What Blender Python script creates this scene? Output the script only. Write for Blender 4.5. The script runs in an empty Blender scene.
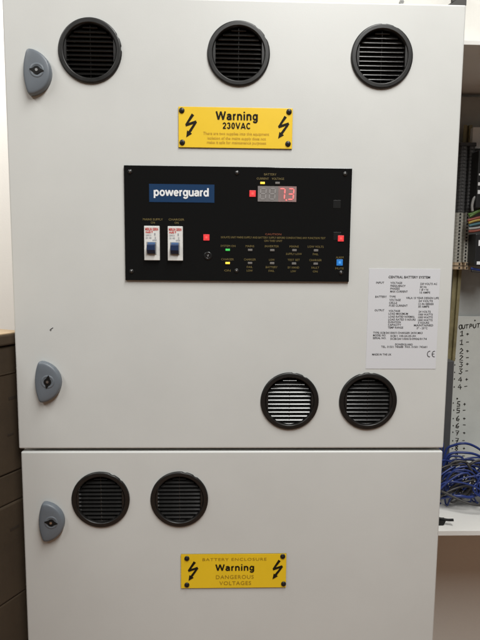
import bpy, bmesh, math, random
from mathutils import Matrix, Vector
random.seed(7)
S = bpy.context.scene
COL = S.collection
R = math.radians

# ------------------------------------------------------------------ camera
cam_d = bpy.data.cameras.new('camera'); cam = bpy.data.objects.new('camera', cam_d); COL.objects.link(cam)
cam_d.sensor_fit = 'VERTICAL'; cam_d.sensor_height = 36.0; cam_d.lens = 36.0 * 537 / 640
cam_d.clip_start = 0.01; cam_d.clip_end = 50
pitch, yaw, roll = R(-6.295), R(1.686), R(0.497)
fw = Vector((math.sin(yaw)*math.cos(pitch), math.cos(yaw)*math.cos(pitch), math.sin(pitch)))
rt0 = Vector((math.cos(yaw), -math.sin(yaw), 0)); up0 = rt0.cross(fw)
rt = rt0*math.cos(roll) + up0*math.sin(roll); up = up0*math.cos(roll) - rt0*math.sin(roll)
cam.matrix_world = Matrix(((rt.x, up.x, -fw.x, 0.2859), (rt.y, up.y, -fw.y, -0.7338), (rt.z, up.z, -fw.z, 0.0024), (0, 0, 0, 1)))
S.camera = cam
S.render.resolution_x, S.render.resolution_y = 768, 1024

# ------------------------------------------------------------------ light of the plant room
w = bpy.data.worlds.new('World'); S.world = w; w.use_nodes = True
bg = w.node_tree.nodes['Background']; bg.inputs[0].default_value = (1.0, 0.96, 0.91, 1); bg.inputs[1].default_value = 0.085
def ceiling_lamp(name, loc, sx, sy, power, colour):
    d = bpy.data.lights.new(name, 'AREA'); d.shape = 'RECTANGLE'; d.size = sx; d.size_y = sy; d.energy = power; d.color = colour
    o = bpy.data.objects.new(name, d); o.location = loc; COL.objects.link(o)
ceiling_lamp('ceiling_lamp', (0.62, -1.10, 1.24), 0.30, 1.6, 43.5, (1.0, 0.995, 0.965))
ceiling_lamp('ceiling_lamp', (-0.9, -1.0, 1.22), 0.30, 1.4, 17.5, (1.0, 0.99, 0.96))
ceiling_lamp('ceiling_lamp', (-0.6, 0.55, 1.25), 0.30, 1.0, 26, (1.0, 0.975, 0.94))
S.view_settings.view_transform = 'Standard'; S.view_settings.look = 'None'
S.view_settings.exposure = 0.0; S.view_settings.gamma = 1.0; S.view_settings.use_curve_mapping = False
S.render.engine = 'CYCLES'

# ------------------------------------------------------------------ materials
def mat(name, col, rough=0.5, metal=0.0, var=0.0, vscale=30.0, bump=0.0, bscale=400.0, emit=None, estr=0.0, coat=0.0, spec=0.5, rvar=0.0, stretch=None, var2=None):
    m = bpy.data.materials.new(name); m.use_nodes = True; nt = m.node_tree; b = nt.nodes['Principled BSDF']
    b.inputs['Base Color'].default_value = (*col, 1); b.inputs['Roughness'].default_value = rough; b.inputs['Metallic'].default_value = metal
    b.inputs['Specular IOR Level'].default_value = spec
    b.inputs['Coat Weight'].default_value = coat
    if emit: b.inputs['Emission Color'].default_value = (*emit, 1); b.inputs['Emission Strength'].default_value = estr
    tc = nt.nodes.new('ShaderNodeTexCoord'); vec = tc.outputs['Object']
    if stretch:
        mp = nt.nodes.new('ShaderNodeMapping'); mp.inputs['Scale'].default_value = stretch; nt.links.new(vec, mp.inputs['Vector']); vec = mp.outputs['Vector']
    if var or rvar:
        n = nt.nodes.new('ShaderNodeTexNoise'); n.inputs['Scale'].default_value = vscale; n.inputs['Detail'].default_value = 6; n.inputs['Roughness'].default_value = 0.6
        nt.links.new(vec, n.inputs['Vector'])
        if var:
            mx = nt.nodes.new('ShaderNodeMix'); mx.data_type = 'RGBA'
            lo = var2 if var2 else tuple(c*(1-var) for c in col); hi = col if var2 else tuple(min(1, c*(1+var)) for c in col)
            mx.inputs['A'].default_value = (*lo, 1); mx.inputs['B'].default_value = (*hi, 1)
            rp = nt.nodes.new('ShaderNodeMapRange'); rp.inputs['From Min'].default_value = .3; rp.inputs['From Max'].default_value = .7
            nt.links.new(n.outputs['Fac'], rp.inputs['Value']); nt.links.new(rp.outputs['Result'], mx.inputs['Factor'])
            nt.links.new(mx.outputs['Result'], b.inputs['Base Color'])
        if rvar:
            rr = nt.nodes.new('ShaderNodeMapRange'); rr.inputs['From Min'].default_value = .3; rr.inputs['From Max'].default_value = .7
            rr.inputs['To Min'].default_value = max(0.02, rough-rvar); rr.inputs['To Max'].default_value = rough+rvar
            nt.links.new(n.outputs['Fac'], rr.inputs['Value']); nt.links.new(rr.outputs['Result'], b.inputs['Roughness'])
    if bump:
        nb = nt.nodes.new('ShaderNodeTexNoise'); nb.inputs['Scale'].default_value = bscale; nb.inputs['Detail'].default_value = 3
        nt.links.new(tc.outputs['Object'], nb.inputs['Vector'])
        bp = nt.nodes.new('ShaderNodeBump'); bp.inputs['Strength'].default_value = bump; bp.inputs['Distance'].default_value = 0.001
        nt.links.new(nb.outputs['Fac'], bp.inputs['Height']); nt.links.new(bp.outputs['Normal'], b.inputs['Normal'])
    return m
M = {}
M['coat']   = mat('light_grey_powder_coat', (.615, .625, .607), .42, var=.03, vscale=7, bump=.06, bscale=700, rvar=.05)
M['coat2']  = mat('white_enclosure_coat', (.72, .71, .68), .45, var=.03, vscale=12, bump=.1, bscale=700)
M['wall']   = mat('white_wall_paint', (.80, .78, .73), .8, var=.02, vscale=3, bump=.3, bscale=180)
M['floor']  = mat('brown_floor', (.29, .145, .070), .8, var=.2, vscale=20)
M['vent']   = mat('black_vent_plastic', (.008, .0075, .007), .42, rvar=.06, vscale=60, var=.25)
M['slat']   = mat('black_slat_plastic', (.008, .0075, .007), .20, rvar=.02, vscale=60, var=.25)
M['lock']   = mat('grey_lock_plastic', (.135, .155, .178), .42, bump=.08, bscale=1500, var=.05, vscale=40)
M['black']  = mat('black_rubber', (.007, .007, .007), .55, spec=.25)
M['steel']  = mat('steel_pin', (.55, .55, .55), .35, metal=1)
M['yellow'] = mat('yellow_laminate', (.85, .565, .018), .42, var=.03, vscale=25)
M['yedge']  = mat('laminate_edge', (.20, .14, .02), .5)
M['ink']    = mat('black_engraved_ink', (.014, .011, .006), .6, spec=.15)
M['faint']  = mat('faint_ochre_print', (.50, .30, .012), .5)
M['faint2'] = mat('faint_brown_engraving', (.36, .22, .012), .5)
M['screw']  = mat('black_screw', (.012, .011, .010), .4)
M['panel']  = mat('black_gloss_acrylic', (.006, .006, .006), .10, rvar=.04, vscale=14)
M['logo']   = mat('blue_logo_film', (.013, .044, .115), .25)
M['white']  = mat('white_print', (.80, .82, .84), .4)
M['ylet']   = mat('dull_yellow_print', (.17, .13, .04), .5)
M['rlet']   = mat('dull_red_print', (.24, .07, .03), .5)
M['redlet'] = mat('red_print', (.60, .05, .04), .5)
M['glet']   = mat('grey_print', (.32, .33, .36), .5)
M['red']    = mat('red_button', (.75, .045, .05), .4, emit=(1, .06, .07), estr=.22)
M['redin']  = mat('red_button_centre', (.85, .12, .10), .4, emit=(1, .10, .10), estr=.25)
M['blue']   = mat('blue_button', (.02, .18, .55), .4, emit=(.03, .26, .8), estr=.15)
M['bluein'] = mat('blue_button_centre', (.08, .36, .80), .4, emit=(.1, .4, 1), estr=.2)
M['dbtn']   = mat('dark_button', (.010, .010, .010), .3)
M['ledoff'] = mat('grey_led', (.16, .15, .14), .4)
M['ledy']   = mat('yellow_led', (.8, .5, .05), .4, emit=(1, .62, .06), estr=.9)
M['ledg']   = mat('green_led', (.05, .5, .10), .4, emit=(.05, .6, .10), estr=.4)
M['disp']   = mat('grey_display_window', (.21, .195, .19), .3, var=.08, vscale=90)
M['segoff'] = mat('unlit_segment', (.30, .285, .28), .4)
M['segon']  = mat('lit_red_segment', (.7, .1, .1), .4, emit=(1, .20, .19), estr=.95)
M['dispglow']= mat('display_window_red_glow', (.29, .185, .18), .3, var=.08, vscale=90)  # pinkish glow around the lit digits, painted into the window colour
M['mcb']    = mat('white_breaker_plastic', (.74, .74, .72), .4, bump=.05)
M['tog']    = mat('blue_breaker_toggle', (.014, .030, .085), .35)
M['tog2']   = mat('pale_blue_toggle_top', (.10, .18, .36), .35)
M['sticker']= mat('white_paper_sticker', (.645, .655, .685), .42)
M['sink']   = mat('sticker_ink', (.06, .06, .065), .6)
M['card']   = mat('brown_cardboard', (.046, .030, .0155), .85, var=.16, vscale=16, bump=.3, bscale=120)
M['tan']    = mat('cardboard_lit_top', (.34, .25, .15), .85, var=.1, vscale=16)  # light on the upper face of the stack, put into a paler cardboard colour
M['cardink']= mat('dark_carton_print', (.03, .02, .012), .8)
M['tape']   = mat('brown_parcel_tape', (.085, .05, .022), .35)
M['plate']  = mat('galvanised_plate', (.34, .35, .34), .5, metal=.0, var=.12, vscale=25)
M['plate2'] = mat('grey_painted_plate', (.48, .49, .465), .5, var=.06, vscale=18)
M['rail']   = mat('passivated_rail', (.27, .235, .13), .45, metal=.5, var=.3, vscale=40)
M['tdark']  = mat('dark_terminal_plastic', (.055, .055, .055), .5, var=.2, vscale=70)
M['tlight'] = mat('grey_terminal_plastic', (.36, .35, .31), .5, var=.12, vscale=70)
M['tbrown'] = mat('beige_end_clamp', (.40, .30, .20), .5)
M['duct']   = mat('dark_cable_duct', (.065, .065, .068), .5)
M['relay']  = mat('black_relay_plastic', (.016, .016, .017), .4)
M['cblue']  = mat('blue_cable', (.014, .031, .155), .42)
M['cgrey']  = mat('dark_grey_cable', (.034, .031, .030), .45)
M['cgreen'] = mat('green_wire', (.08, .16, .03), .45)
M['cyel']   = mat('yellow_wire', (.38, .27, .05), .45)
M['cred']   = mat('red_wire', (.24, .06, .04), .45)
M['cteal']  = mat('teal_wire', (.05, .14, .17), .45)
M['cgr2']   = mat('light_grey_wire', (.30, .30, .29), .45)
M['dgrey']  = mat('dark_grey_conduit', (.06, .058, .055), .5)

# ------------------------------------------------------------------ helpers
WM = {}
def link(name, data, parent=None, loc=(0, 0, 0), rot=None):
    o = bpy.data.objects.new(name, data); COL.objects.link(o)
    mw = Matrix.Translation(loc)
    if rot: mw = mw @ rot
    if parent is not None:
        o.parent = parent; o.matrix_parent_inverse = WM[parent.name].inverted()
    o.matrix_basis = mw
    WM[o.name] = mw
    return o
def thing(name, label, cat, loc=(0, 0, 0), group=None):
    o = link(name, None, None, loc); o.empty_display_size = .05
    return tag(o, label, cat, group)
def tag(o, label, cat, group=None):
    o['label'] = label; o['category'] = cat
    if group: o['group'] = group
    return o
def mesh(name, bm, m, smooth=False):
    me = bpy.data.meshes.new(name); bm.normal_update(); bm.to_mesh(me); bm.free()
    for x in (m if isinstance(m, (list, tuple)) else [m]): me.materials.append(M[x] if isinstance(x, str) else x)
    if smooth: me.polygons.foreach_set('use_smooth', [True]*len(me.polygons))
    return me
def obj(name, bm, m, parent=None, loc=(0, 0, 0), rot=None, smooth=False):
    return link(name, mesh(name, bm, m, smooth), parent, loc, rot)
def box(bm, x0, x1, y0, y1, z0, z1, bev=0.0, seg=2, mi=0):
    vs = [bm.verts.new((x, y, z)) for x in (x0, x1) for y in (y0, y1) for z in (z0, z1)]
    fs = [bm.faces.new([vs[i] for i in f]) for f in ((0, 1, 3, 2), (4, 6, 7, 5), (0, 4, 5, 1), (2, 3, 7, 6), (0, 2, 6, 4), (1, 5, 7, 3))]
    for f in fs: f.material_index = mi
    if bev:
        es = list({e for f in fs for e in f.edges})
        r = bmesh.ops.bevel(bm, geom=es, offset=bev, segments=seg, profile=.5, affect='EDGES')
        for f in r['faces']: f.material_index = mi
    return fs
def bx(*a, **k):
    bm = bmesh.new(); box(bm, *a, **k); return bm
def prism(bm, pts, y0, y1, mi=0):
    """outline of (x, z) points extruded from y0 (front) to y1 (back)"""
    a = [bm.verts.new((x, y0, z)) for x, z in pts]; b = [bm.verts.new((x, y1, z)) for x, z in pts]
    n = len(pts)
    area = sum(pts[i][0]*pts[(i+1) % n][1]-pts[(i+1) % n][0]*pts[i][1] for i in range(n))
    fs = [bm.faces.new(a), bm.faces.new(b[::-1])] + [bm.faces.new((a[i], b[i], b[(i+1) % n], a[(i+1) % n])) for i in range(n)]
    if area < 0:
        for f in fs: f.normal_flip()
    for f in fs: f.material_index = mi
def disc(bm, x, z, r, y0, y1, n=20, mi=0):
    prism(bm, [(x+r*math.cos(2*math.pi*i/n), z+r*math.sin(2*math.pi*i/n)) for i in range(n)], y0, y1, mi)
def lathe(bm, prof, n=64, rfun=None, cx=0, cz=0):
    """profile of (radius, y) turned about the y axis"""
    rings = []
    for i in range(n):
        t = 2*math.pi*i/n; k = rfun(t) if rfun else 0
        rings.append([bm.verts.new((cx+max(0, (r - (k if j < 3 else 0)))*math.cos(t), y, cz+(r-(k if j < 3 else 0))*math.sin(t))) for j, (r, y) in enumerate(prof)])
    for i in range(n):
        a, b = rings[i], rings[(i+1) % n]
        for j in range(len(prof)-1): bm.faces.new((a[j], a[j+1], b[j+1], b[j]))
    return rings
def smooth_path(P, n=8):
    P = [Vector(p) for p in P]; out = []
    Q = [P[0]*2-P[1]] + P + [P[-1]*2-P[-2]]
    for i in range(1, len(Q)-2):
        a, b, c, d = Q[i-1:i+3]
        for k in range(n):
            t = k/n
            out.append(.5*((2*b)+(c-a)*t+(2*a-5*b+4*c-d)*t*t+(3*b-a-3*c+d)*t**3))
    out.append(P[-1]); return out
def tube(bm, path, r, n=8):
    rings = []; prev = None
    for i, p in enumerate(path):
        t = (path[min(i+1, len(path)-1)] - path[max(i-1, 0)]).normalized()
        ref = prev if prev is not None else (Vector((0, 0, 1)) if abs(t.z) < .9 else Vector((1, 0, 0)))
        a = (ref - t*ref.dot(t)).normalized(); prev = a; b = t.cross(a)
        rings.append([bm.verts.new(p + r*(a*math.cos(2*math.pi*k/n)+b*math.sin(2*math.pi*k/n))) for k in range(n)])
    for i in range(len(rings)-1):
        for k in range(n): bm.faces.new((rings[i][k], rings[i][(k+1) % n], rings[i+1][(k+1) % n], rings[i+1][k]))
    bm.faces.new(rings[0][::-1]); bm.faces.new(rings[-1])
def ribbon(bm, pts, wd, y):
    """flat pen stroke in the x-z plane facing -y"""
    pts = [Vector((p[0], y, p[1])) for p in pts]
    L, Rr = [], []
    for i, p in enumerate(pts):
        t = (pts[min(i+1, len(pts)-1)]-pts[max(i-1, 0)]).normalized(); nrm = Vector((-t.z, 0, t.x))*wd/2*(1 if 0 < i < len(pts)-1 else .75)
        L.append(bm.verts.new(p+nrm)); Rr.append(bm.verts.new(p-nrm))
    for i in range(len(pts)-1):
        f = bm.faces.new((L[i], Rr[i], Rr[i+1], L[i+1])); f.normal_update()
        if f.normal.y > 0: f.normal_flip()

def font_verts(body, bold, spacing, res):
    c = bpy.data.curves.new('lettering', 'FONT'); c.body = body; c.size = 1; c.offset = bold; c.space_character = spacing; c.resolution_u = res
    o = bpy.data.objects.new('lettering', c); COL.objects.link(o)
    dg = bpy.context.evaluated_depsgraph_get(); me = bpy.data.meshes.new_from_object(o.evaluated_get(dg))
    v = [(p.co.x, p.co.y) for p in me.vertices]; f = [tuple(p.vertices) for p in me.polygons]
    bpy.data.objects.remove(o); bpy.data.curves.remove(c); bpy.data.meshes.remove(me)
    return v, f
CAP = None
def add_text(bm, body, x0, x1, zmid, h, y, bold=0.0, spacing=1.0, res=3, mi=0):
    """lettering stretched between x0 and x1, capitals h high about zmid, facing -y"""
    global CAP
    if CAP is None:
        v, _ = font_verts('H', 0, 1, 2); CAP = max(p[1] for p in v)
    v, f = font_verts(body, bold, spacing, res)
    a = min(p[0] for p in v); b = max(p[0] for p in v); sx = (x1-x0)/(b-a); sz = h/(CAP+2*bold)
    vv = [bm.verts.new((x0+(p[0]-a)*sx, y, zmid-h/2+(p[1]+bold)*sz)) for p in v]
    for t in f:
        try: fc = bm.faces.new([vv[i] for i in t])
        except ValueError: continue
        fc.normal_update()
        if fc.normal.y > 0: fc.normal_flip()
        fc.material_index = mi
def text(name, body, A, B, h, y, m, parent, **k):
    bm = bmesh.new(); add_text(bm, body, A[0], B[0], (A[1]+B[1])/2, h, y, **k); return obj(name, bm, m, parent)
def textc(bm, body, A, wd, h, y, **k):
    add_text(bm, body, A[0]-wd/2, A[0]+wd/2, A[1], h, y, **k)

def arc(cx, cz, rx, rz, a0, a1, n=14):
    return [(cx+rx*math.cos(R(a0+(a1-a0)*i/n)), cz+rz*math.sin(R(a0+(a1-a0)*i/n))) for i in range(n+1)]
# heavy grotesque letters as pen paths (x-height .72, capitals 1.0); width of each letter, then its strokes
HV = {
 'W': (1.30, [[(.06, 1), (.34, .03)], [(.34, .03), (.65, .98)], [(.65, .98), (.96, .03)], [(.96, .03), (1.24, 1)]]),
 'a': (.70, [arc(.33, .50, .22, .15, 165, 0, 8)+[(.55, .07)], [(.55, .42)]+arc(.30, .23, .20, .16, 80, 290, 10)+[(.55, .20)], [(.55, .2), (.60, .06), (.64, .06)]]),
 'r': (.43, [[(.12, .0), (.12, .72)], arc(.36, .40, .24, .25, 180, 82, 8)]),
 'n': (.70, [[(.12, 0), (.12, .72)], arc(.355, .42, .235, .23, 180, 0, 10)+[(.59, 0)]]),
 'i': (.30, [[(.15, 0), (.15, .72)], [(.15, .86), (.15, 1.0)]]),
 'g': (.72, [arc(.345, .37, .23, .29, 0, 360, 18), [(.60, .72), (.60, -.05)]+arc(.36, -.03, .24, .20, 0, -160, 9)]),
 '2': (.68, [arc(.34, .68, .23, .24, 170, -35, 10)+[(.12, .08)], [(.06, .08), (.62, .08)]]),
 '3': (.68, [arc(.32, .73, .21, .19, 165, -80, 10), arc(.32, .31, .24, .23, 85, -165, 11)]),
 '0': (.68, [arc(.34, .5, .22, .42, 0, 360, 20)]),
 'V': (.82, [[(.06, 1), (.41, .03)], [(.41, .03), (.76, 1)]]),
 'A': (.86, [[(.06, 0), (.43, .97)], [(.43, .97), (.80, 0)], [(.20, .27), (.66, .27)]]),
 'C': (.86, [arc(.44, .5, .33, .42, 42, 318, 18)]),
 'p': (.72, [[(.12, .70), (.12, -.26)], arc(.375, .355, .235, .29, 0, 360, 18)]),
 'o': (.74, [arc(.37, .355, .25, .29, 0, 360, 18)]),
 'w': (1.02, [[(.05, .72), (.27, .03)], [(.27, .03), (.51, .70)], [(.51, .70), (.75, .03)], [(.75, .03), (.97, .72)]]),
 'e': (.70, [[(.12, .36), (.58, .36)], arc(.35, .355, .235, .29, 0, 318, 18)]),
 'u': (.70, [[(.11, .72), (.11, .3)]+arc(.345, .29, .235, .23, 180, 360, 10), [(.58, .72), (.58, 0)]]),
 'd': (.72, [arc(.345, .355, .235, .29, 0, 360, 18), [(.60, 1.0), (.60, 0)]]),
}
def heavy_text(name, body, A, B, h, y, m, parent, pen_w=.19, gap=.06):
    x0, x1 = A[0], B[0]; zb = (A[1]+B[1])/2-h/2
    W_ = sum(HV[c][0] for c in body)+gap*(len(body)-1); sx = (x1-x0)/W_; u = 0; bm = bmesh.new(); k = 0
    for c in body:
        for st_ in HV[c][1]:
            ribbon_flat(bm, [(x0+(u+px)*sx, zb+pz*h) for px, pz in st_], pen_w*h, y-.00002*(k % 5)); k += 1
        u += HV[c][0]+gap
    return obj(name, bm, m, parent)
def ribbon_flat(bm, pts, wd, y):
    P = [Vector((p[0], p[1])) for p in pts]; closed = (P[0]-P[-1]).length < 1e-6
    if closed: P = P[:-1]
    n = len(P); L, Q = [], []
    for i in range(n):
        a = P[(i-1) % n] if (closed or i) else P[i]; b = P[(i+1) % n] if (closed or i < n-1) else P[i]
        t = (b-a).normalized(); nr = Vector((-t.y, t.x))*wd/2
        L.append(bm.verts.new((P[i].x+nr.x, y, P[i].y+nr.y))); Q.append(bm.verts.new((P[i].x-nr.x, y, P[i].y-nr.y)))
    for i in range(n if closed else n-1):
        j = (i+1) % n; f = bm.faces.new((L[i], Q[i], Q[j], L[j])); f.normal_update()
        if f.normal.y > 0: f.normal_flip()

# ------------------------------------------------------------------ the setting
def structure(name, bm, m):
    o = obj(name, bm, m); o['kind'] = 'structure'; return o
structure('wall', bx(0.012, 2.2, .300, .42, -1.16, 1.3), 'wall')
structure('wall_far', bx(-2.2, 0.6, 1.25, 1.37, -1.16, 1.3), 'wall')
structure('floor', bx(-4, 4, -5.0, 1.37, -1.26, -1.16), 'floor')

# ------------------------------------------------------------------ cabinets
def sheet_door(x0, x1, z0, z1, holes, thick=.022):
    bm = bx(x0, x1, 0, thick, z0, z1, bev=.0022, seg=3)
    me = mesh('door', bm, 'coat')
    o = bpy.data.objects.new('door', me); COL.objects.link(o)
    cb = bmesh.new()
    for (x, z, r) in holes: disc(cb, x, z, r, -.05, .09, 48)
    cm = mesh('cut', cb, 'coat'); co = bpy.data.objects.new('cut', cm); COL.objects.link(co)
    md = o.modifiers.new('b', 'BOOLEAN'); md.object = co; md.operation = 'DIFFERENCE'; md.solver = 'EXACT'
    dg = bpy.context.evaluated_depsgraph_get(); out = bpy.data.meshes.new_from_object(o.evaluated_get(dg))
    bpy.data.objects.remove(o); bpy.data.objects.remove(co)
    out.name = 'door'
    return out
def body_shell(x0, x1, z0, z1, y0, y1, t=.0015):
    bm = bmesh.new()
    box(bm, x0, x0+t, y0, y1, z0, z1); box(bm, x1-t, x1, y0, y1, z0, z1)
    box(bm, x0+t, x1-t, y0, y1, z1-t, z1); box(bm, x0+t, x1-t, y0, y1, z0, z0+t)
    box(bm, x0+t, x1-t, y1-t, y1, z0+t, z1-t)
    return bm
VR = .0409; PITCH = .00575
SLATS = []
def slat_mesh(hw, ang):
    """one louvre blade: a thin tilted strip with a rounded front edge"""
    bm = bmesh.new(); d, t = .0088, .0010
    c, s = math.cos(ang), math.sin(ang)
    prof = [(-d/2, -t*.3), (-d/2, t*.3), (-d/2+.0006, t*.5), (d/2, t*.5), (d/2, -t*.5), (-d/2+.0006, -t*.5)]
    P = [(a*c-b*s, a*s+b*c) for a, b in prof]
    A = [bm.verts.new((-hw, a, b)) for a, b in P]; B = [bm.verts.new((hw, a, b)) for a, b in P]
    n = len(P)
    bm.faces.new(A); bm.faces.new(B[::-1])
    for i in range(n): bm.faces.new((A[i], B[i], B[(i+1) % n], A[(i+1) % n]))
    bmesh.ops.recalc_face_normals(bm, faces=bm.faces)
    return mesh('slat', bm, 'slat')
SLAT_CACHE = {}
def vent(parent, x, z, notch, ang, label=None):
    def rf(t):
        for a in (notch-11, notch+11):
            dlt = abs((math.degrees(t)-a+180) % 360-180)
            if dlt < 3.2: return .0010
        return 0
    bm = bmesh.new()
    prof = [(VR, .0), (VR, -.0016), (VR-.0005, -.0025), (VR-.0012, -.0030), (VR-.0020, -.0032), (VR-.0058, -.0033), (VR-.0063, -.0031), (VR-.0068, -.0025), (VR-.0074, -.0008), (VR-.0075, .0010), (VR-.0075, .014)]
    lathe(bm, prof, 112, rf)
    ri = VR-.0074; hx = .0302; a0 = math.acos(hx/ri)
    for s in (1, -1):
        arc = [(s*ri*math.cos(a0-2*a0*i/10), ri*math.sin(a0-2*a0*i/10)) for i in range(11)]
        prism(bm, arc, -.0026, .012)
    o = obj('vent', bm, 'vent', parent, (x, 0, z))
    for p in o.data.polygons: p.use_smooth = p.area < 2e-5 and abs(p.normal.y) < .995
    if label: o['label'] = label
    for i in range(12):
        zz = (i-5.5)*PITCH; hw = min(hx, math.sqrt(max(0, ri*ri-(abs(zz)+.0005)**2)))
        key = (round(hw, 4), round(ang, 3))
        if key not in SLAT_CACHE: SLAT_CACHE[key] = slat_mesh(hw, ang)
        link('slat', SLAT_CACHE[key], o, (x, .0036, z+zz))
    obj('rib', bx(-.0003, .0003, .0012, .0024, -ri+.001, ri-.001), 'slat', o, (x, 0, z))
    return o
def lock(parent, A, ang):
    """half-moon quarter-turn lock with a double-bit key insert"""
    o_x, o_z = A
    H = .0298; bm = bmesh.new(); N = 30
    # outline: shallow arc on the left, deep arc on the right
    def outline(k):
        pts = []
        for i in range(N+1):
            t = -math.cos(math.pi*i/N); pts.append((k*(-.0128+.0303*math.sqrt(max(0, 1-t*t))), H*t*k))
        for i in range(1, N):
            t = math.cos(math.pi*i/N); pts.append((k*(-.0128-.0062*(1-t*t)), H*t*k))
        for _ in range(14):
            pts = [((pts[i-1][0]+2*pts[i][0]+pts[(i+1) % len(pts)][0])/4, (pts[i-1][1]+2*pts[i][1]+pts[(i+1) % len(pts)][1])/4) for i in range(len(pts))]
        return pts
    layers = [(1.0, 0.0), (1.0, -.0045), (.985, -.0068), (.955, -.0080), (.91, -.0086), (.84, -.0090), (.6, -.0094), (.36, -.0096)]
    rings = [[bm.verts.new((x, y, z)) for x, z in outline(k)] for k, y in layers]
    n = len(rings[0])
    for a, b in zip(rings, rings[1:]):
        for i in range(n): bm.faces.new((a[i], b[i], b[(i+1) % n], a[(i+1) % n]))
    bm.faces.new(rings[-1])
    bmesh.ops.remove_doubles(bm, verts=bm.verts, dist=1e-6)
    bmesh.ops.recalc_face_normals(bm, faces=bm.faces)
    o = obj('lock', bm, 'lock', parent, (o_x, -.0002, o_z), smooth=True)
    ax, az = o_x-.0004, o_z+.0012
    bm = bmesh.new(); lathe(bm, [(.0092, -.0085), (.0092, -.0097), (.0088, -.0101), (.0064, -.0101), (.0060, -.0097), (.0060, -.0085)], 40)
    obj('bezel', bm, 'lock', o, (ax, 0, az), smooth=True)
    rt = Matrix.Rotation(ang, 4, 'Y')
    bm = bmesh.new(); disc(bm, 0, 0, .0050, -.0107, -.009, 24)
    prism(bm, [(-.0090, -.0004), (-.0040, -.0026), (-.0040, .0026), (-.0090, .0006)], -.01068, -.009)
    prism(bm, [(.0090, .0004), (.0040, .0026), (.0040, -.0026), (.0090, -.0006)], -.01068, -.009)
    obj('keyhole', bm, 'black', o, (ax, 0, az), rt)
    bm = bmesh.new(); disc(bm, 0, 0, .0018, -.0114, -.010, 16)
    obj('key_pin', bm, 'steel', o, (ax, 0, az), rt)
    return o
def bolt_symbol(parent, top, tip, y):
    """zigzag arrow: electric shock sign"""
    T, P = Vector(top), Vector(tip); k = (T.y-P.y)/.0290
    def q(a, b): return Vector((T.x+a*k*.001, T.y-b*k*.001))
    def bar(a, b, w0, w1, yy):
        d = (b-a).normalized(); n = Vector((-d.y, d.x))
        pts = [a+n*w0, b+n*w1, b-n*w1, a-n*w0]; prism(bm, [(v.x, v.y) for v in pts], yy, y+.0004)
    bm = bmesh.new(); tipv = Vector((P.x, P.y)); p0, p1, p2 = q(0, 0), q(-9.0, 13.4), q(3.6, 9.6); u = k*.001
    bar(p0, p1, 1.9*u, 1.2*u, y); bar(p1+Vector((-.6*u, -.5*u)), p2+Vector((.8*u, .6*u)), 1.5*u, 1.5*u, y-.00005)
    neck = p2+(tipv-p2)*.74; bar(p2+Vector((.6*u, .4*u)), neck, 1.3*u, 1.7*u, y-.0001)
    d = (tipv-p2).normalized(); n = Vector((-d.y, d.x)); base = p2+(tipv-p2)*.66
    prism(bm, [((base+n*3.7*u).x, (base+n*3.7*u).y), (tipv.x, tipv.y), ((base-n*3.7*u).x, (base-n*3.7*u).y)], y-.00015, y+.0004)
    bmesh.ops.recalc_face_normals(bm, faces=bm.faces)
    return obj('shock_symbol', bm, 'ink', parent)
def screw_head(name, parent, A, r, y, m='screw'):
    bm = bmesh.new(); lathe(bm, [(r, 0), (r, -.0006), (r*.9, -.0012), (r*.6, -.0016), (r*.3, -.0017)], 20)
    disc(bm, 0, 0, r*.31, -.00168, 0, 12)
    box(bm, -r*.55, r*.55, -.0019, -.0010, -r*.08, r*.08, mi=1)
    a = random.uniform(0, 3.1)
    return obj(name, bm, [m, 'steel' if m == 'panelscrew' else 'black'], parent, (A[0], y, A[1]), Matrix.Rotation(a, 4, 'Y'), smooth=True)
def warning_plate(parent, x0, x1, z0, z1, screws, arrows):
    bm = bx(x0, x1, -.0019, -.0001, z0, z1, bev=.0004, seg=2, mi=1)
    for f in bm.faces:
        if f.calc_center_median().y < -.0017: f.material_index = 0
    o = obj('warning_plate', bm, ['yellow', 'yedge'], parent)
    for s in screws: screw_head('screw', o, s, .0037, -.0019)
    for a, b in arrows: bolt_symbol(o, a, b, -.0023)
    return o

# ---- upper cabinet
upper = thing('battery_system_cabinet', 'upper light grey metal cabinet with black control panel, round vents and rating sticker', 'cabinet', (.3, .15, -.262))
UV = [(.1107, .2703, 15, 0), (.3027, .2703, 42, 0), (.4908, .2703, 78, 1), (.3780, -.1924, 72, 1), (.4886, -.1924, 95, 0)]
dm = sheet_door(0.0, .6, -.2613, .3375, [(a, b, VR-.0035) for a, b, c, d in UV])
link('door', dm, upper)
obj('cabinet_body', body_shell(.006, .594, -.2605, .333, .0235, .2985), 'coat', upper)
for x, z, nt_, k in UV: vent(upper, x, z, nt_, R(46), None)
lock(upper, (0.0450, 0.2412), R(5))
lock(upper, (0.0464, -0.1649), R(100))
# scuff on the door
bm = bmesh.new(); ribbon(bm, [(0.0480, -0.0940), (0.0500, -0.0922), (0.0527, -0.0904)], .0012, -.0003); ribbon(bm, [(0.0487, -0.0951), (0.0503, -0.0937)], .0009, -.0003)
obj('scuff', bm, 'sink', upper)

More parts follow.
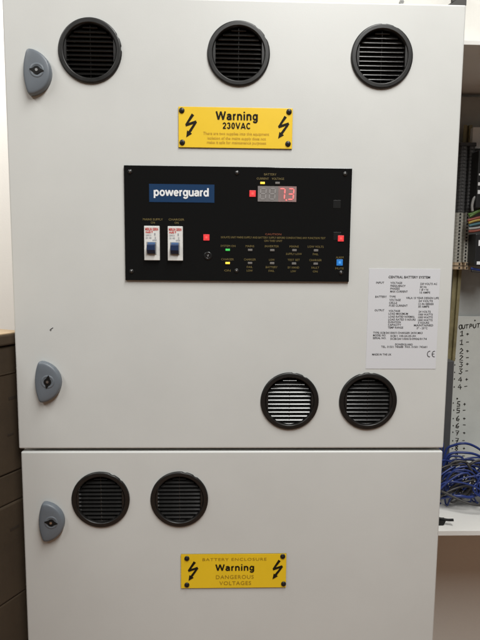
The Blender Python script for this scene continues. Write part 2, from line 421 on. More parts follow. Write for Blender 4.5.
WS = [(0.2286, 0.1976), (0.3697, 0.1981), (0.2292, 0.1569), (0.3691, 0.1571)]
wp = warning_plate(upper, .2242, .3747, .1506, .2027, WS, [((0.2433, 0.1929), (0.2345, 0.1638)), ((0.3654, 0.1920), (0.3559, 0.1639))])
heavy_text('lettering', 'Warning', (0.2735, 0.1915), (0.3287, 0.1923), .0108, -.0023, 'ink', wp, .20, .13)
heavy_text('lettering', '230VAC', (0.2822, 0.1790), (0.3196, 0.1795), .0080, -.0023, 'ink', wp, .19, .12)
for t, a, b in (('There are two supplies into this equipment', (0.2567, 0.1691), (0.3439, 0.1694)), ('isolation of the mains supply does not', (0.2624, 0.1630), (0.3397, 0.1634)), ('make it safe for maintenance purposes', (0.2617, 0.1576), (0.3400, 0.1580))):
    text('lettering', t, a, b, .0036, -.0023, 'faint', wp, bold=.004)

# ---- rating sticker
st = obj('rating_sticker', bx(*((0.4838, -0.0067)[0], (0.5827, -0.0065)[0]), -.0004, -.00005, (0.4887, -0.1460)[1], (0.4838, -0.0067)[1]), 'sticker', upper)
def block(rows, h=.0027, bold=.012):
    bm = bmesh.new()
    for t, a, b in rows: add_text(bm, t, a[0], b[0], (a[1]+b[1])/2, h, -.0007, bold=bold, res=2)
    obj('lettering', bm, 'sink', st)
block([('CENTRAL BATTERY SYSTEM', (0.5109, -0.0177), (0.5688, -0.0181))], .0033, .02)
block([('INPUT', (0.4941, -0.0258), (0.5052, -0.0257)), ('VOLTAGE', (0.5140, -0.0259), (0.5302, -0.0258)), ('FREQUENCY', (0.5141, -0.0301), (0.5352, -0.0299)), ('PHASES', (0.5141, -0.0339), (0.5271, -0.0338)), ('MAX CURRENT', (0.5141, -0.0378), (0.5384, -0.0376)),
       ('230 VOLTS AC', (0.5553, -0.0270), (0.5790, -0.0268)), ('50 Hz', (0.5552, -0.0311), (0.5645, -0.0311)), ('1 Ø + N', (0.5551, -0.0350), (0.5668, -0.0349)), ('10 AMPS', (0.5551, -0.0389), (0.5698, -0.0388))])
block([('BATTERY', (0.4937, -0.0451), (0.5096, -0.0450)), ('TYPE', (0.5133, -0.0450), (0.5219, -0.0449)), ('VOLTAGE', (0.5134, -0.0494), (0.5291, -0.0493)), ('CELLS', (0.5132, -0.0534), (0.5244, -0.0533)), ('FUSE CURRENT', (0.5134, -0.0573), (0.5392, -0.0571)),
       ('VRLA 10 YEAR DESIGN LIFE', (0.5366, -0.0463), (0.5822, -0.0466)), ('24 VOLTS', (0.5541, -0.0506), (0.5740, -0.0506)), ('12 IN SERIES', (0.5540, -0.0547), (0.5753, -0.0547)), ('30 AMPS', (0.5539, -0.0584), (0.5693, -0.0583))])
block([('OUTPUT', (0.4934, -0.0639), (0.5069, -0.0638)), ('VOLTAGE', (0.5131, -0.0646), (0.5290, -0.0645)), ('LOAD MAXIMUM', (0.5130, -0.0685), (0.5401, -0.0684)), ('LOAD RATED NORMAL', (0.5130, -0.0726), (0.5498, -0.0724)), ('LOAD RATED 3 HOURS', (0.5130, -0.0766), (0.5511, -0.0764)), ('DURATION', (0.5129, -0.0802), (0.5304, -0.0801)), ('CAPACITY', (0.5128, -0.0840), (0.5312, -0.0839)), ('TEMP RANGE', (0.5128, -0.0878), (0.5342, -0.0877)),
       ('24 VOLTS', (0.5548, -0.0655), (0.5718, -0.0654)), ('1000 WATTS', (0.5547, -0.0694), (0.5748, -0.0693)), ('1000 WATTS', (0.5546, -0.0733), (0.5749, -0.0732)), ('1000 WATTS', (0.5545, -0.0772), (0.5749, -0.0771)), ('3 HOURS', (0.5547, -0.0809), (0.5704, -0.0808)), ('MAINTAINED', (0.5492, -0.0845), (0.5762, -0.0844)), ('0° - 25°C', (0.5532, -0.0884), (0.5684, -0.0883))])
block([('TYPE: SCB/24/1000/3 CHARGER 24/30 MK3', (0.4924, -0.0946), (0.5618, -0.0957)), ('MODEL NO.', (0.4925, -0.0988), (0.5108, -0.0987)), ('SCB/1 100-24-30-3H', (0.5170, -0.0994), (0.5523, -0.0995)), ('SERIAL NO.', (0.4924, -0.1026), (0.5110, -0.1025)), ('SCB/24/1000/3/0906/0174', (0.5169, -0.1033), (0.5681, -0.1037))])
block([('POWERGUARD', (0.5239, -0.1113), (0.5486, -0.1115)), ('TEL. 01501 740688  FAX. 01501 742601', (0.5044, -0.1145), (0.5692, -0.1151))])
block([('MADE IN THE UK', (0.4922, -0.1258), (0.5192, -0.1255))])
bm = bmesh.new()
for cx, cz, bar in (((0.5729, -0.1248)[0], (0.5729, -0.1248)[1], 0), ((0.5796, -0.1248)[0], (0.5796, -0.1248)[1], 1)):
    rr = .0040
    ribbon(bm, [(cx+rr*.75*math.cos(R(t)), cz+rr*math.sin(R(t))) for t in range(70, 292, 20)], .0010, -.0007)
    if bar: ribbon(bm, [(cx-rr*.7, cz), (cx+rr*.05, cz)], .0010, -.0007)
obj('ce_mark', bm, 'sink', st)

# ---- control panel
PX0, PX1, PZ0, PZ1 = .1522, .4557, -.0251, .1264
cp = obj('control_panel', bx(PX0, PX1, -.0032, -.0001, PZ0, PZ1, bev=.0004), 'panel', upper)
PY = -.0036
M['panelscrew'] = mat('dark_panel_screw', (.05, .05, .05), .3, metal=.6)
for a in ((0.1604, 0.1183), (0.3018, 0.1186), (0.4462, 0.1191), (0.1606, -0.0130), (0.3022, -0.0109), (0.4446, -0.0125)): screw_head('screw', cp, a, .0030, -.0032, 'panelscrew')
lg = obj('logo_plate', bx((0.1873, 0.3343)[0]*0+(0.1853, 0.0912)[0], (0.2718, 0.0923)[0], -.0038, -.0030, (0.2285, 0.0791)[1], (0.2285, 0.1027)[1]), 'logo', cp)
heavy_text('lettering', 'powerguard', (0.1912, 0.0921), (0.2645, 0.0930), .0108, -.0042, 'white', cp, .20, .03)
def square(A, s, m, m2, name='button'):
    o = obj(name, bx(A[0]-s/2, A[0]+s/2, -.0044, -.0030, A[1]-s/2, A[1]+s/2, bev=.0003), m, cp)
    bm = bmesh.new(); box(bm, A[0]-s*.18, A[0]+s*.18, -.0047, -.0040, A[1]-s*.20, A[1]+s*.20); obj('button_mark', bm, m2, cp)
    return o
square((0.2613, 0.0331), .0082, 'red', 'redin'); square((0.3227, 0.0916), .0084, 'red', 'redin'); square((0.4429, 0.0335), .0080, 'red', 'redin')
square((0.4422, 0.0012), .0084, 'blue', 'bluein')
for a in ((0.4364, 0.0792), (0.4379, 0.0367)): obj('button', bx(a[0]-.0050, a[0]+.0050, -.0035, -.0030, a[1]-.0052, a[1]+.0052, bev=.0001), 'dbtn', cp)
bm = bmesh.new(); lathe(bm, [(.0058, -.003), (.0058, -.0036), (.0050, -.0041), (.0030, -.0042), (.0026, -.0038)], 28); disc(bm, 0, 0, .0027, -.0038, -.003, 16)
a = (0.2634, 0.0085); obj('key_switch', bm, 'dbtn', cp, (a[0], 0, a[1]), smooth=True)
bm = bmesh.new(); disc(bm, a[0], a[1], .0011, -.0042, -.0036, 10); obj('key_switch_pin', bm, 'steel', cp)
# meter
dx0, dx1, dz1, dz0 = (0.3297, 0.0910)[0], (0.3814, 0.0916)[0], (0.3556, 0.1017)[1], (0.3559, 0.0814)[1]
split = dx0+(dx1-dx0)*.53
obj('meter_window', bx(dx0, split, -.0040, -.0030, dz0, dz1), 'disp', cp)
obj('meter_window', bx(split+.00005, dx1, -.0040, -.0030, dz0, dz1), 'dispglow', cp)
SEG = {'a': ((.12, 1), (.88, 1)), 'b': ((1, .95), (1, .55)), 'c': ((1, .45), (1, .05)), 'd': ((.12, 0), (.88, 0)), 'e': ((0, .45), (0, .05)), 'f': ((0, .95), (0, .55)), 'g': ((.12, .5), (.88, .5))}
def digit(cx, on, mm_on, mm_off):
    wd, ht, th = .0072, .0138, .0017; cz = (dz0+dz1)/2
    for k, (p, q) in SEG.items():
        m = mm_on if k in on else mm_off
        if m is None: continue
        P = [cx-wd/2+p[0]*wd+(p[1]-.5)*.0010, cz-ht/2+p[1]*ht]; Q = [cx-wd/2+q[0]*wd+(q[1]-.5)*.0010, cz-ht/2+q[1]*ht]
        bm = bmesh.new(); ribbon(bm, [P, ((P[0]+Q[0])/2, (P[1]+Q[1])/2), Q], th, -.0043); obj('digit_segment', bm, m, cp)
W4 = (dx1-dx0)/4
digit(dx0+W4*.55, '', None, 'segoff'); digit(dx0+W4*1.5, '', None, 'segoff')
digit(dx0+W4*2.50, 'abc', 'segon', None); digit(dx0+W4*3.42, 'abcdg', 'segon', None)
bm = bmesh.new(); disc(bm, dx0+W4*2.96, dz0+.0022, .0010, -.0043, -.0038, 10); obj('decimal_point', bm, 'segon', cp)
# indicator lamps and captions
def led(A, m): obj('indicator_lamp', bx(A[0]-.0030, A[0]+.0030, -.0044, -.0030, A[1]-.0014, A[1]+.0014, bev=.0003), m, cp)
led((0.3359, 0.1057), 'ledy'); led((0.3558, 0.1058), 'ledoff'); led((0.2900, 0.0169), 'ledg'); led((0.2900, -0.0008), 'ledy')
for a in ((0.3203, 0.0169), (0.3502, 0.0169), (0.3802, 0.0171), (0.4095, 0.0171), (0.3203, -0.0006), (0.3502, -0.0006), (0.3800, -0.0008), (0.4095, -0.0008)): led(a, 'ledoff')
bm = bmesh.new()
for t, a, wd in (('BATTERY', (0.3460, 0.1170), .0165), ('CURRENT', (0.3361, 0.1114), .0165), ('VOLTAGE', (0.3563, 0.1114), .0165),
    ('MAINS SUPPLY', (0.1899, 0.0563), .0265), ('ON', (0.1898, 0.0521), .0055), ('CHARGER', (0.2212, 0.0564), .0210), ('ON', (0.2214, 0.0521), .0055),
    ('SYSTEM ON', (0.2904, 0.0221), .0200), ('MAINS', (0.3199, 0.0221), .0115), ('INVERTER', (0.3496, 0.0222), .0190), ('MAINS', (0.3798, 0.0222), .0125), ('LOW VOLTS', (0.4090, 0.0222), .0215),
    ('SUPPLY LOW', (0.3796, 0.0122), .0215), ('FAIL', (0.4092, 0.0122), .0075),
    ('CHARGER', (0.2898, 0.0042), .0170), ('CHARGER', (0.3201, 0.0042), .0160), ('LOW', (0.3498, 0.0041), .0075), ('TEST SET', (0.3796, 0.0042), .0165), ('CHARGER', (0.4092, 0.0041), .0170),
    ('ON', (0.2898, -0.0109), .0085), ('FAIL', (0.3200, -0.0059), .0080), ('LOW', (0.3199, -0.0108), .0080), ('BATTERY', (0.3497, -0.0059), .0160), ('FAIL', (0.3496, -0.0108), .0080), ('BY HAND', (0.3795, -0.0061), .0155), ('LOW', (0.3793, -0.0111), .0070), ('FAULT', (0.4091, -0.0061), .0105), ('ON', (0.4092, -0.0112), .0065),
    ('ALARM', (0.4422, 0.0081), .0105), ('MUTE', (0.4423, -0.0068), .0115)):
    bm = bmesh.new(); textc(bm, t, a, wd, .0027, PY, res=2, bold=.004); obj('caption_lettering', bm, 'ylet', cp)
text('caption_lettering', 'ISOLATE UNIT MAINS SUPPLY AND BATTERY SUPPLY BEFORE CONDUCTING ANY FUNCTION TEST', (0.2809, 0.0330), (0.4221, 0.0344), .0026, PY, 'ylet', cp, res=2, bold=.004)
text('caption_lettering', 'ON THIS UNIT', (0.3391, 0.0293), (0.3636, 0.0295), .0026, PY, 'ylet', cp, res=2, bold=.004)
text('caption_lettering', 'CAUTION', (0.3404, 0.0382), (0.3621, 0.0384), .0024, PY, 'rlet', cp, res=2)
# circuit breakers
def breaker(x0, x1, z0, z1):
    o = obj('circuit_breaker', bx(x0, x1, -.0080, -.0030, z0, z1, bev=.0006), 'mcb', cp); W_ = x1-x0; H_ = z1-z0
    def T(t, u0, u1, v, h, m, b=.01):
        bm = bmesh.new(); add_text(bm, t, x0+u0*W_, x0+u1*W_, z0+v*H_, h, -.0083, res=2, bold=b); obj('breaker_lettering', bm, m, cp)
    T('MERLIN GERIN', .08, .92, .905, .0036, 'redlet', .03); T('multi 9', .10, .56, .825, .0032, 'redlet', .03)
    T('C60HC16', .10, .46, .735, .0024, 'glet'); T('230 / 400', .10, .48, .655, .0024, 'glet'); T('1', .66, .74, .76, .0030, 'glet'); T('2', .68, .78, .66, .0026, 'glet'); T('6000', .55, .82, .59, .0022, 'glet')
    # toggle in its slot
    obj('breaker_slot', bx(x0+.16*W_, x0+.80*W_, -.0086, -.0070, z0+.17*H_, z0+.54*H_, bev=.0003), 'cgr2', cp)
    bm = bmesh.new()
    for pr in ([(-.0080, .20), (-.0115, .20), (-.0150, .30), (-.0150, .44), (-.0110, .47), (-.0080, .47)],):
        A = [bm.verts.new((x0+.22*W_, y, z0+v*H_)) for y, v in pr]; B = [bm.verts.new((x0+.74*W_, y, z0+v*H_)) for y, v in pr]
        n = len(pr); bm.faces.new(A); bm.faces.new(B[::-1])
        for i in range(n): bm.faces.new((A[i], B[i], B[(i+1) % n], A[(i+1) % n]))
    bmesh.ops.recalc_face_normals(bm, faces=bm.faces)
    obj('breaker_toggle', bm, 'tog', cp)
    obj('breaker_flag', bx(x0+.24*W_, x0+.72*W_, -.0092, -.0082, z0+.475*H_, z0+.525*H_), 'tog2', cp)
breaker((0.1786, 0.0251)[0], (0.1990, 0.0253)[0], (0.1877, 0.0020)[1], (0.1882, 0.0475)[1])
breaker((0.2099, 0.0254)[0], (0.2299, 0.0256)[0], (0.2201, 0.0018)[1], (0.2203, 0.0473)[1])

# ---- lower cabinet
lower = thing('battery_enclosure_cabinet', 'lower light grey metal cabinet with two round black vents and yellow warning plate', 'cabinet', (.3, .15, -1.16))
LV = [(.1124, -.3354, 56), (.2234, -.3354, 68)]
dm = sheet_door(.0025, .5995, -1.12, -.2655, [(a, b, VR-.0035) for a, b, c in LV])
link('door', dm, lower)
obj('cabinet_body', body_shell(.008, .593, -1.158, -.2645, .0235, .2985), 'coat', lower)
for x, z, nt_ in LV: vent(lower, x, z, nt_, R(46))
lock(lower, (0.0452, -0.3660), R(8))
wq = warning_plate(lower, (0.2253, -0.4425)[0], (0.3776, -0.4439)[0], (0.3007, -0.4697)[1], (0.3003, -0.4176)[1], [(0.2340, -0.4237), (0.3722, -0.4217), (0.2339, -0.4642), (0.3741, -0.4639)], [((0.2453, -0.4292), (0.2363, -0.4577)), ((0.3677, -0.4278), (0.3579, -0.4564))])
text('lettering', 'BATTERY ENCLOSURE', (0.2565, -0.4254), (0.3488, -0.4255), .0040, -.0023, 'faint2', wq, spacing=1.15)
heavy_text('lettering', 'Warning', (0.2753, -0.4378), (0.3312, -0.4382), .0098, -.0023, 'ink', wq, .21, .13)
text('lettering', 'DANGEROUS', (0.2759, -0.4525), (0.3305, -0.4524), .0056, -.0023, 'faint2', wq, spacing=1.1)
text('lettering', 'VOLTAGES', (0.2809, -0.4620), (0.3268, -0.4618), .0056, -.0023, 'faint2', wq, spacing=1.1)

# ---- things fixed to the wall above the upper cabinet
bm = bmesh.new(); prism(bm, [(0.6752, 0.4543), (0.7124, 0.4551), (0.7125, 0.4921), (0.6985, 0.4918), (0.7008, 0.4683)], .262, .2995)
bmesh.ops.bevel(bm, geom=list(bm.edges), offset=.0015, segments=2, affect='EDGES')
tag(obj('conduit_end', bm, 'dgrey'), 'dark grey conduit end on the wall above the upper cabinet top right corner', 'conduit')
a = (0.6071, 0.4757); bm = bmesh.new(); disc(bm, 0, 0, .0042, -.003, 0, 8); box(bm, -.003, .003, -.0036, -.002, -.0005, .0005)
tag(obj('wall_screw', bm, 'cgr2', None, (a[0], .2995, a[1])), 'tiny grey screw in the white wall just above the upper cabinet', 'screw')

# ------------------------------------------------------------------ open terminal enclosure on the right
EF, EB = .055, .290
ex0, ex1 = .606, 1.16; ez1, ez0 = (0.6312, 0.3149)[1], (0.6727, -0.4220)[1]
enc = thing('terminal_enclosure', 'open white wall box with terminals, handwritten output numbers and cables inside', 'electrical box', (.88, EB, ez0))
bm = bmesh.new(); t = .0018
box(bm, ex0, ex0+t, EF, EB+.008, ez0, ez1); box(bm, ex1-t, ex1, EF, EB+.008, ez0, ez1)
box(bm, ex0+t, ex1-t, EB+.0062, EB+.008, ez0, ez1)
obj('casing', bm, 'coat2', enc)
obj('top_panel', bx(ex0+t, ex1-t, EF, EB+.006, ez1-t, ez1), 'coat2', enc)
obj('bottom_panel', bx(ex0+t, ex1-t, EF, EB+.006, ez0, ez0+t), 'coat2', enc)
obj('top_flange', bx(ex0+t, ex1-t, EF-.0015, EF+.0005, ez1-.0065, ez1-.0001, bev=.0005), 'coat2', enc)
obj('bottom_flange', bx(ex0+t, ex1-t, EF-.0015, EF+.0005, ez0+.0001, ez0+.0085, bev=.0006), 'coat2', enc)
MP = .276
zs = (0.7543, -0.0989)[1]
obj('mounting_plate', bx(ex0+.012, ex1-.012, MP, MP+.003, zs-.02, (0.7334, 0.3041)[1]), 'plate', enc)
np_ = obj('number_panel', bx((0.7263, -0.1837)[0]-.028, ex1-.012, .2685, .2715, ez0+.02, zs, bev=.0006), 'plate2', enc)
# vertical mounting rail (small top-hat section, hung a little out of plumb)
RA, RB = (0.7260, 0.2422), (0.7177, -0.1530)
def rail_x(z): return RA[0]+(RB[0]-RA[0])*(z-RA[1])/(RB[1]-RA[1])
rz0, rz1 = (0.7197, -0.1838)[1], (0.7226, 0.2509)[1]
LEAN = math.atan2(RA[0]-RB[0], RA[1]-RB[1]); rl = rz1-rz0
bm = bmesh.new()
box(bm, -.0078, -.0034, .2605, .2617, 0, rl); box(bm, .0034, .0078, .2605, .2617, 0, rl)
box(bm, -.0034, -.0024, .2605, .2674, 0, rl); box(bm, .0024, .0034, .2605, .2674, 0, rl)
box(bm, -.0024, .0024, .2664, .2676, 0, rl)
obj('rail', bm, 'rail', enc, (rail_x(rz0), 0, rz0), Matrix.Rotation(LEAN, 4, 'Y'))
# terminal blocks clipped on the rail
def term_mesh(body, hole, wd=.030):
    bm = bmesh.new(); h = .0056
    prof = [(-wd/2, .262), (-wd/2, .246), (-wd/2+.003, .241), (-.0028, .240), (-.0020, .248), (.0020, .248), (.0028, .240), (wd/2-.003, .241), (wd/2, .246), (wd/2, .262)]
    A = [bm.verts.new((x, y, -h/2)) for x, y in prof]; B = [bm.verts.new((x, y, h/2)) for x, y in prof]
    n = len(prof); bm.faces.new(A); bm.faces.new(B[::-1])
    for i in range(n): bm.faces.new((A[i], B[i], B[(i+1) % n], A[(i+1) % n]))
    bmesh.ops.recalc_face_normals(bm, faces=bm.faces)
    for x in (-.0068, .0068): disc(bm, x, 0, .0017, .2397, .243, 10, mi=1)
    return mesh('terminal_block', bm, [body, hole])
M['hole'] = mat('terminal_hole', (.012, .012, .012), .5)
M['hole2'] = mat('terminal_hole_grey', (.13, .13, .13), .4, metal=.3)
TA, TB_ = (0.7186, 0.2024), (0.7179, 0.0109)
def term_x(z): return TA[0]+(TB_[0]-TA[0])*(z-TA[1])/(TB_[1]-TA[1])
za, zb_, zc = (0.7168, 0.2093)[1], (0.7178, 0.0926)[1], (0.7190, 0.0031)[1]
md_, ml_, mb_ = term_mesh('tdark', 'hole2'), term_mesh('tlight', 'hole'), term_mesh('tbrown', 'hole', .036)
n1 = round((za-zb_)/.0060); n2 = round((zb_-zc)/.0060); z = za-.003
for i in range(n1): link('terminal_block', md_, enc, (term_x(z)+.001, 0, z)); z -= (za-zb_)/n1
for i in range(n2): link('terminal_block', ml_, enc, (term_x(z), 0, z)); z -= (zb_-zc)/n2
for i in range(2): link('end_clamp', mb_, enc, (term_x(z)+.0022, -.003, z)); z -= .0070
obj('end_stop', bx(term_x(za)-.013, term_x(za)+.017, .243, .262, za+.0006, za+.0070, bev=.001), 'tdark', enc)
obj('side_duct', bx(term_x(za)+.0175, term_x(za)+.024, .248, .2755, zb_+.006, za-.006, bev=.001), 'duct', enc)
# dark duct beside the number panel
obj('cable_duct', bx((0.7025, -0.2910)[0]-.03, (0.7125, -0.2910)[0], .235, .268, ez0+.03, (0.7042, -0.1788)[1], bev=.001), 'duct', enc)
# relays right of the terminals
def relay(x0, x1, z0, z1, label=None):
    o = obj('relay', bx(x0, x1, .212, .2755, z0, z1, bev=.0015), 'relay', enc); return o
r1 = relay((0.7260, 0.1460)[0], (0.7260, 0.1460)[0]+.07, (0.7280, 0.0980)[1], (0.7223, 0.1969)[1])
lb = (0.7261, 0.1525); 
for (pa, wd, ht) in (((0.7307, 0.1554), .006, .0030), ((0.7307, 0.1392), .007, .0055), ((0.7315, 0.1255), .008, .0065)):
    obj('relay_label', bx(pa[0]-wd/2, pa[0]+wd/2, .2112, .2125, pa[1]-ht/2, pa[1]+ht/2), 'white', r1)
r2 = relay((0.7288, 0.0251)[0], (0.7288, 0.0251)[0]+.08, (0.7332, -0.0033)[1], (0.7299, 0.0534)[1])
for (pa, wd, ht) in (((0.7370, 0.0373), .006, .010), ((0.7378, 0.0021), .010, .0055)):
    obj('relay_label', bx(pa[0]-wd/2, pa[0]+wd/2, .2112, .2125, pa[1]-ht/2, pa[1]+ht/2), 'white', r2)
mz0, mz1 = (0.7342, 0.2070)[1], (0.7321, 0.2447)[1]
pm = obj('pale_module', bx((0.7306, 0.2255)[0], (0.7306, 0.2255)[0]+.06, .250, .2755, mz0, mz1, bev=.0012), 'mcb', enc)
# coloured wires into the terminals
def wire(name, pts, r, m, parent=None, n=7):
    bm = bmesh.new(); tube(bm, smooth_path(pts, 7), r, n); return obj(name, bm, m, parent, smooth=True)
def P3(a, y): return (a[0], y, a[1])
for pts, m in (
    ((((0.7183, 0.0830)), ((0.7252, 0.0874)), ((0.7339, 0.0927)), ((0.7480, 0.0973))), 'cgreen'),
    ((((0.7163, 0.0870)), ((0.7251, 0.0893)), ((0.7355, 0.0950)), ((0.7459, 0.1003))), 'cgreen'),
    ((((0.7160, 0.0767)), ((0.7248, 0.0791)), ((0.7372, 0.0822)), ((0.7498, 0.0814))), 'cred'),
    ((((0.7176, 0.0726)), ((0.7282, 0.0762)), ((0.7388, 0.0780)), ((0.7515, 0.0764))), 'cyel'),
    ((((0.7188, 0.0674)), ((0.7294, 0.0700)), ((0.7402, 0.0720)), ((0.7528, 0.0713))), 'cteal'),
    ((((0.7186, 0.0621)), ((0.7294, 0.0631)), ((0.7401, 0.0650)), ((0.7526, 0.0668))), 'cgr2'),
    ((((0.7189, 0.0575)), ((0.7296, 0.0583)), ((0.7403, 0.0606)), ((0.7528, 0.0633))), 'cred'),
    ((((0.7234, 0.0928)), ((0.7222, 0.1026)), ((0.7245, 0.1147)), ((0.7286, 0.1187))), 'cgr2'),
    ((((0.7261, -0.0078)), ((0.7353, -0.0095)), ((0.7464, -0.0112)), ((0.7591, -0.0102))), 'cblue'),
    ((((0.7278, -0.0120)), ((0.7370, -0.0132)), ((0.7480, -0.0147)), ((0.7608, -0.0139))), 'cgrey')):
    yy = .219
    wire('wire', [P3(q, yy) for q in pts], .0024, m, enc)

# handwriting on the number panel
GL = {'O': [[(.5, 1), (.1, .8), (0, .4), (.3, 0), (.8, .1), (1, .6), (.8, .95), (.45, 1)]], 'U': [[(0, 1), (.05, .3), (.4, 0), (.85, .2), (.95, 1)]],
 'T': [[(0, .95), (1, 1)], [(.5, 1), (.45, 0)]], 'P': [[(.05, 0), (.1, 1)], [(.1, 1), (.8, .95), (.9, .6), (.1, .45)]],
 '1': [[(.15, .75), (.55, 1), (.5, .1)], [(.1, .05), (.9, .08)]], '2': [[(.1, .8), (.5, 1), (.85, .75), (.1, .05), (.95, .05)]],
 '3': [[(.1, .95), (.85, .95), (.4, .58), (.85, .35), (.6, 0), (.05, .08)]], '4': [[(.6, 1), (.05, .35), (.95, .4)], [(.65, .7), (.6, 0)]],
 '5': [[(.9, 1), (.2, .95), (.15, .58), (.8, .5), (.75, .08), (.05, .02)]], '6': [[(.75, 1), (.2, .55), (.15, .1), (.65, 0), (.85, .3), (.2, .4)]],
 '7': [[(.05, .95), (.9, .95), (.4, 0)], [(.2, .5), (.8, .52)]], '8': [[(.8, .85), (.4, 1), (.15, .75), (.8, .3), (.5, 0), (.1, .25), (.8, .85)]],
 '+': [[(.5, .85), (.5, .1)], [(.1, .5), (.95, .5)]], '-': [[(.05, .5), (.95, .55)]], '.': [[(.35, .5), (.5, .6), (.65, .5), (.5, .4), (.35, .5)]]}
def pen(bm, ch, A, wd, ht, pw=.0019):
    for st_ in GL[ch]:
        j = lambda: random.uniform(-.05, .05)
        ribbon(bm, [(A[0]+(u-.5+j())*wd, A[1]+(v-.5+j())*ht) for u, v in st_], pw, .2681)
bm = bmesh.new()
for ch, a in zip('OUTPUT', ((0.7354, -0.1191), (0.7412, -0.1185), (0.7477, -0.1184), (0.7554, -0.1176), (0.7623, -0.1172), (0.7696, -0.1164))): pen(bm, ch, a, .0058, .0078)
pen(bm, '.', (0.7625, -0.1065), .0050, .0050, .0024)
obj('handwriting', bm, 'ink', np_)
for ch, sg, a, b in (('1', '+', (0.7388, -0.1319), (0.7497, -0.1326)), ('1', '-', (0.7390, -0.1485), (0.7502, -0.1484)), ('2', '+', (0.7399, -0.1655), (0.7515, -0.1654)), ('2', '-', (0.7402, -0.1787), (0.7519, -0.1782)),
    ('3', '+', (0.7405, -0.1915), (0.7525, -0.1907)), ('3', '-', (0.7405, -0.2048), (0.7518, -0.2043)), ('4', '+', (0.7406, -0.2208), (0.7527, -0.2208)), ('4', '-', (0.7406, -0.2353), (0.7519, -0.2345)),
    ('5', '+', (0.7401, -0.2693), (0.7515, -0.2696)), ('5', '-', (0.7400, -0.2823), (0.7513, -0.2815)), ('6', '+', (0.7401, -0.2978), (0.7523, -0.2982)), ('6', '-', (0.7400, -0.3122), (0.7530, -0.3110)),
    ('7', '+', (0.7404, -0.3270), (0.7538, -0.3270)), ('7', '-', (0.7405, -0.3423), (0.7535, -0.3423)), ('8', '+', (0.7409, -0.3576), (0.7552, -0.3580)), ('8', '-', (0.7413, -0.3733), (0.7548, -0.3734))):
    bm = bmesh.new(); pen(bm, ch, a, .0078, .0098, .0020); pen(bm, sg, b, .0058, .0064, .0018); obj('handwriting', bm, 'ink', np_)
bm = bmesh.new()
pen(bm, '.', (0.7364, -0.2586), .0055, .0055, .0030)
for a in ((0.7277, -0.1803), (0.7282, -0.1927), (0.7286, -0.2071), (0.7289, -0.2200), (0.7293, -0.2357), (0.7292, -0.2673), (0.7308, -0.2815), (0.7307, -0.2982), (0.7314, -0.3126), (0.7315, -0.3254), (0.7320, -0.3427), (0.7320, -0.3584)):
    pen(bm, '.', a, .0036, .0048, .0022)
obj('pen_dots', bm, 'ink', np_)

# ------------------------------------------------------------------ cables lying in the enclosure
def cable(label, pts, r, m, group=None, name='cable'):
    bm = bmesh.new(); tube(bm, smooth_path(pts, 10 if len(pts) < 14 else 3), r, 8)
    return tag(obj(name, bm, m, smooth=True), label, 'cable', group)
cable('blue cable arching highest over the tangle inside the open wall box', [P3((0.6705, -0.3890), .195), P3((0.6816, -0.3552), .19), P3((0.6877, -0.3310), .19), P3((0.6982, -0.3221), .185), P3((0.7124, -0.3169), .18), P3((0.7290, -0.3207), .18), P3((0.7480, -0.3330), .18), P3((0.7679, -0.3592), .185)], .0022, 'cblue')
cable('blue cable arching just below the highest blue one in the open wall box', [P3((0.6669, -0.3959), .185), P3((0.6777, -0.3588), .18), P3((0.6840, -0.3394), .178), P3((0.6962, -0.3322), .175), P3((0.7160, -0.3309), .17), P3((0.7325, -0.3345), .17), P3((0.7512, -0.3451), .17), P3((0.7672, -0.3702), .175)], .0022, 'cblue')
cable('blue cable bent in a squarish loop under the two blue arches', [P3((0.6926, -0.3819), .205), P3((0.6986, -0.3535), .205), P3((0.7094, -0.3490), .203), P3((0.7213, -0.3516), .20), P3((0.7251, -0.3668), .20), P3((0.7210, -0.3934), .2), P3((0.7053, -0.4124), .2), P3((0.6852, -0.4181), .2), P3((0.6682, -0.4123), .2)], .0021, 'cblue')
cable('dark grey cable curling from the duct at the left of the tangle', [P3((0.6770, -0.3601), .165), P3((0.6853, -0.3485), .165), P3((0.6992, -0.3431), .163), P3((0.7137, -0.3475), .16), P3((0.7183, -0.3657), .16), P3((0.7090, -0.3914), .16), P3((0.6934, -0.4006), .165), P3((0.6682, -0.3968), .17), P3((0.6500, -0.3893), .175)], .0023, 'cgrey')
cable('dark grey cable looping at the right edge of the tangle', [P3((0.7059, -0.3614), .155), P3((0.7120, -0.3445), .15), P3((0.7256, -0.3374), .15), P3((0.7433, -0.3399), .15), P3((0.7617, -0.3544), .155)], .0023, 'cgrey')
cable('grey cable rising through the middle of the tangle', [P3((0.6930, -0.3984), .14), P3((0.7046, -0.3876), .137), P3((0.7106, -0.3698), .135), P3((0.7088, -0.3520), .135), P3((0.7030, -0.3395), .14)], .0023, 'cgrey')
cable('thick blue cable lying lowest on the shelf of the wall box', [P3((0.6375, -0.4017), .145), P3((0.6583, -0.4000), .14), P3((0.6736, -0.3947), .135), P3((0.6892, -0.3922), .13), P3((0.7067, -0.3941), .13), P3((0.7238, -0.3877), .135), P3((0.7408, -0.3806), .14)], .0026, 'cblue')
cable('dark grey cable lying flat along the shelf in front of the blue ones', [P3((0.6305, -0.3754), .14), P3((0.6618, -0.3861), .13), P3((0.6862, -0.3957), .12), P3((0.7036, -0.3997), .115), P3((0.7209, -0.4015), .115), P3((0.7381, -0.4016), .12)], .0023, 'cgrey')
TB = 'blue cables tangled low in the open wall box'; TG = 'dark grey cables tangled low in the open wall box'
bot = ez0+t
rows = []
LX, RX2 = (0.6626, -0.3810)[0], (0.7715, -0.3814)[0]; zhi, zlo = (0.7169, -0.3478)[1], (0.7206, -0.4149)[1]
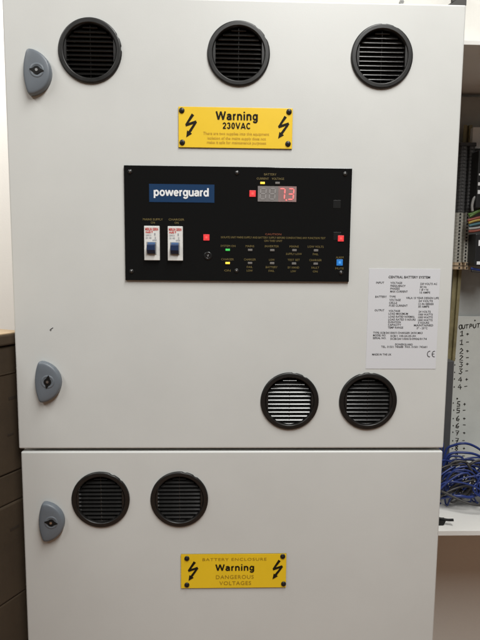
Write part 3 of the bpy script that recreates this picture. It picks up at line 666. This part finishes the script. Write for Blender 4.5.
for i in range(31):                                    # lazy coils running from the duct to the right
    m = 'cblue' if i % 5 < 3 else 'cgrey'; n = 26; f = random.uniform(1.0, 2.4); ph = random.uniform(0, 6.3); a = random.uniform(.010, .026)
    zc = random.uniform(zlo+.008, zhi-.016); b = random.uniform(.006, .028); y = random.uniform(.135, .225); ph2 = ph+random.uniform(.6, 2.2); k2 = random.uniform(-.02, .02)
    pts = []
    for k in range(n+1):
        u = k/n; pts.append((LX+(RX2-LX)*u+a*math.sin(2*math.pi*f*u+ph), y+k2*u+.008*math.sin(5*u+ph), min(zhi, max(zlo-.004, zc+b*math.sin(2*math.pi*f*u+ph2)))))
    rows.append((m, pts))
for i in range(6):                                     # strands dropping down the duct behind the door edge
    x = LX+.006+.0035*i
    rows.append(('cblue', [(x+random.uniform(-.003, .003), .20+.004*(i % 3), zhi+.022-.016*k) for k in range(6)]))
for m, pts in rows:
    q3 = [(p[0], p[1], max(p[2], bot+.004)) for p in pts]
    if m == 'cblue': cable('blue cable in the low tangle inside the open wall box', q3, random.uniform(.0013, .0019), m, TB)
    else: cable('dark grey cable in the low tangle inside the open wall box', q3, random.uniform(.0013, .0020), m, TG)
# small black clip on the shelf
a = (0.6483, -0.4153)
clip = thing('cable_clip', 'small black plastic clip lying at the front of the white shelf', 'clip', (a[0]-.01, .085, bot))
bm = bmesh.new(); tube(bm, smooth_path([(a[0]-.022, .090, bot+.0110), (a[0]-.010, .086, bot+.0100), (a[0]+.000, .083, bot+.0094), (a[0]+.0085, .080, bot+.0108)], 6), .0022, 8); obj('arm', bm, 'black', clip, smooth=True)
bm = bmesh.new(); prism(bm, [(a[0]-.016, bot), (a[0]-.006, bot), (a[0]-.002, bot+.0095), (a[0]-.020, bot+.0095)], .082, .092); bmesh.ops.bevel(bm, geom=list(bm.edges), offset=.001, segments=2, affect='EDGES'); obj('foot', bm, 'black', clip)

# ------------------------------------------------------------------ cartons left of the cabinets
ROT = Matrix.Rotation(R(-28), 4, 'Z')
CX, CY = -.0008, .027       # far corner of the stack, in the gap beside the cabinets
def carton(label, z0, z1, m='card', inset=0.0, top=None, seam=None, prints=()):
    t_ = thing('cardboard_box', label, 'box', (CX, CY, z0), 'cartons stacked left of the cabinets')
    L, D = .42, .36
    bm = bx(-D, -inset, -L, -inset, .0006, z1-z0, bev=.0025, seg=2)
    o = obj('carton_body', bm, m, t_, (CX, CY, z0), ROT)
    if top: obj('lit_top_face', bx(-D+.002, -inset-.002, -L+.002, -inset-.002, z1-z0-.0003, z1-z0+.0012), top, t_, (CX, CY, z0), ROT)
    if seam: obj('flap_edge', bx(-D+.004, -inset+.0012, -L+.004, -inset-.004, seam-.0008, seam+.0008), 'card', t_, (CX, CY, z0), ROT)
    for (y, z, wd, ht) in prints: obj('carton_print', bx(-.001, .0004-inset, -y-wd, -y, z, z+ht), 'cardink', t_, (CX, CY, z0), ROT)
    return t_
zA, zB = (-0.0113, -0.1002)[1], (-0.0119, -0.1167)[1]; zC = (-0.0161, -0.2977)[1]; zD = (-0.0178, -0.3424)[1]; zE = (-0.0204, -0.4832)[1]
carton('flat dark brown carton on top of the stack beside the cabinets, top coloured tan as if lit', zB+.0006, zA, 'card', -.004, 'tan')
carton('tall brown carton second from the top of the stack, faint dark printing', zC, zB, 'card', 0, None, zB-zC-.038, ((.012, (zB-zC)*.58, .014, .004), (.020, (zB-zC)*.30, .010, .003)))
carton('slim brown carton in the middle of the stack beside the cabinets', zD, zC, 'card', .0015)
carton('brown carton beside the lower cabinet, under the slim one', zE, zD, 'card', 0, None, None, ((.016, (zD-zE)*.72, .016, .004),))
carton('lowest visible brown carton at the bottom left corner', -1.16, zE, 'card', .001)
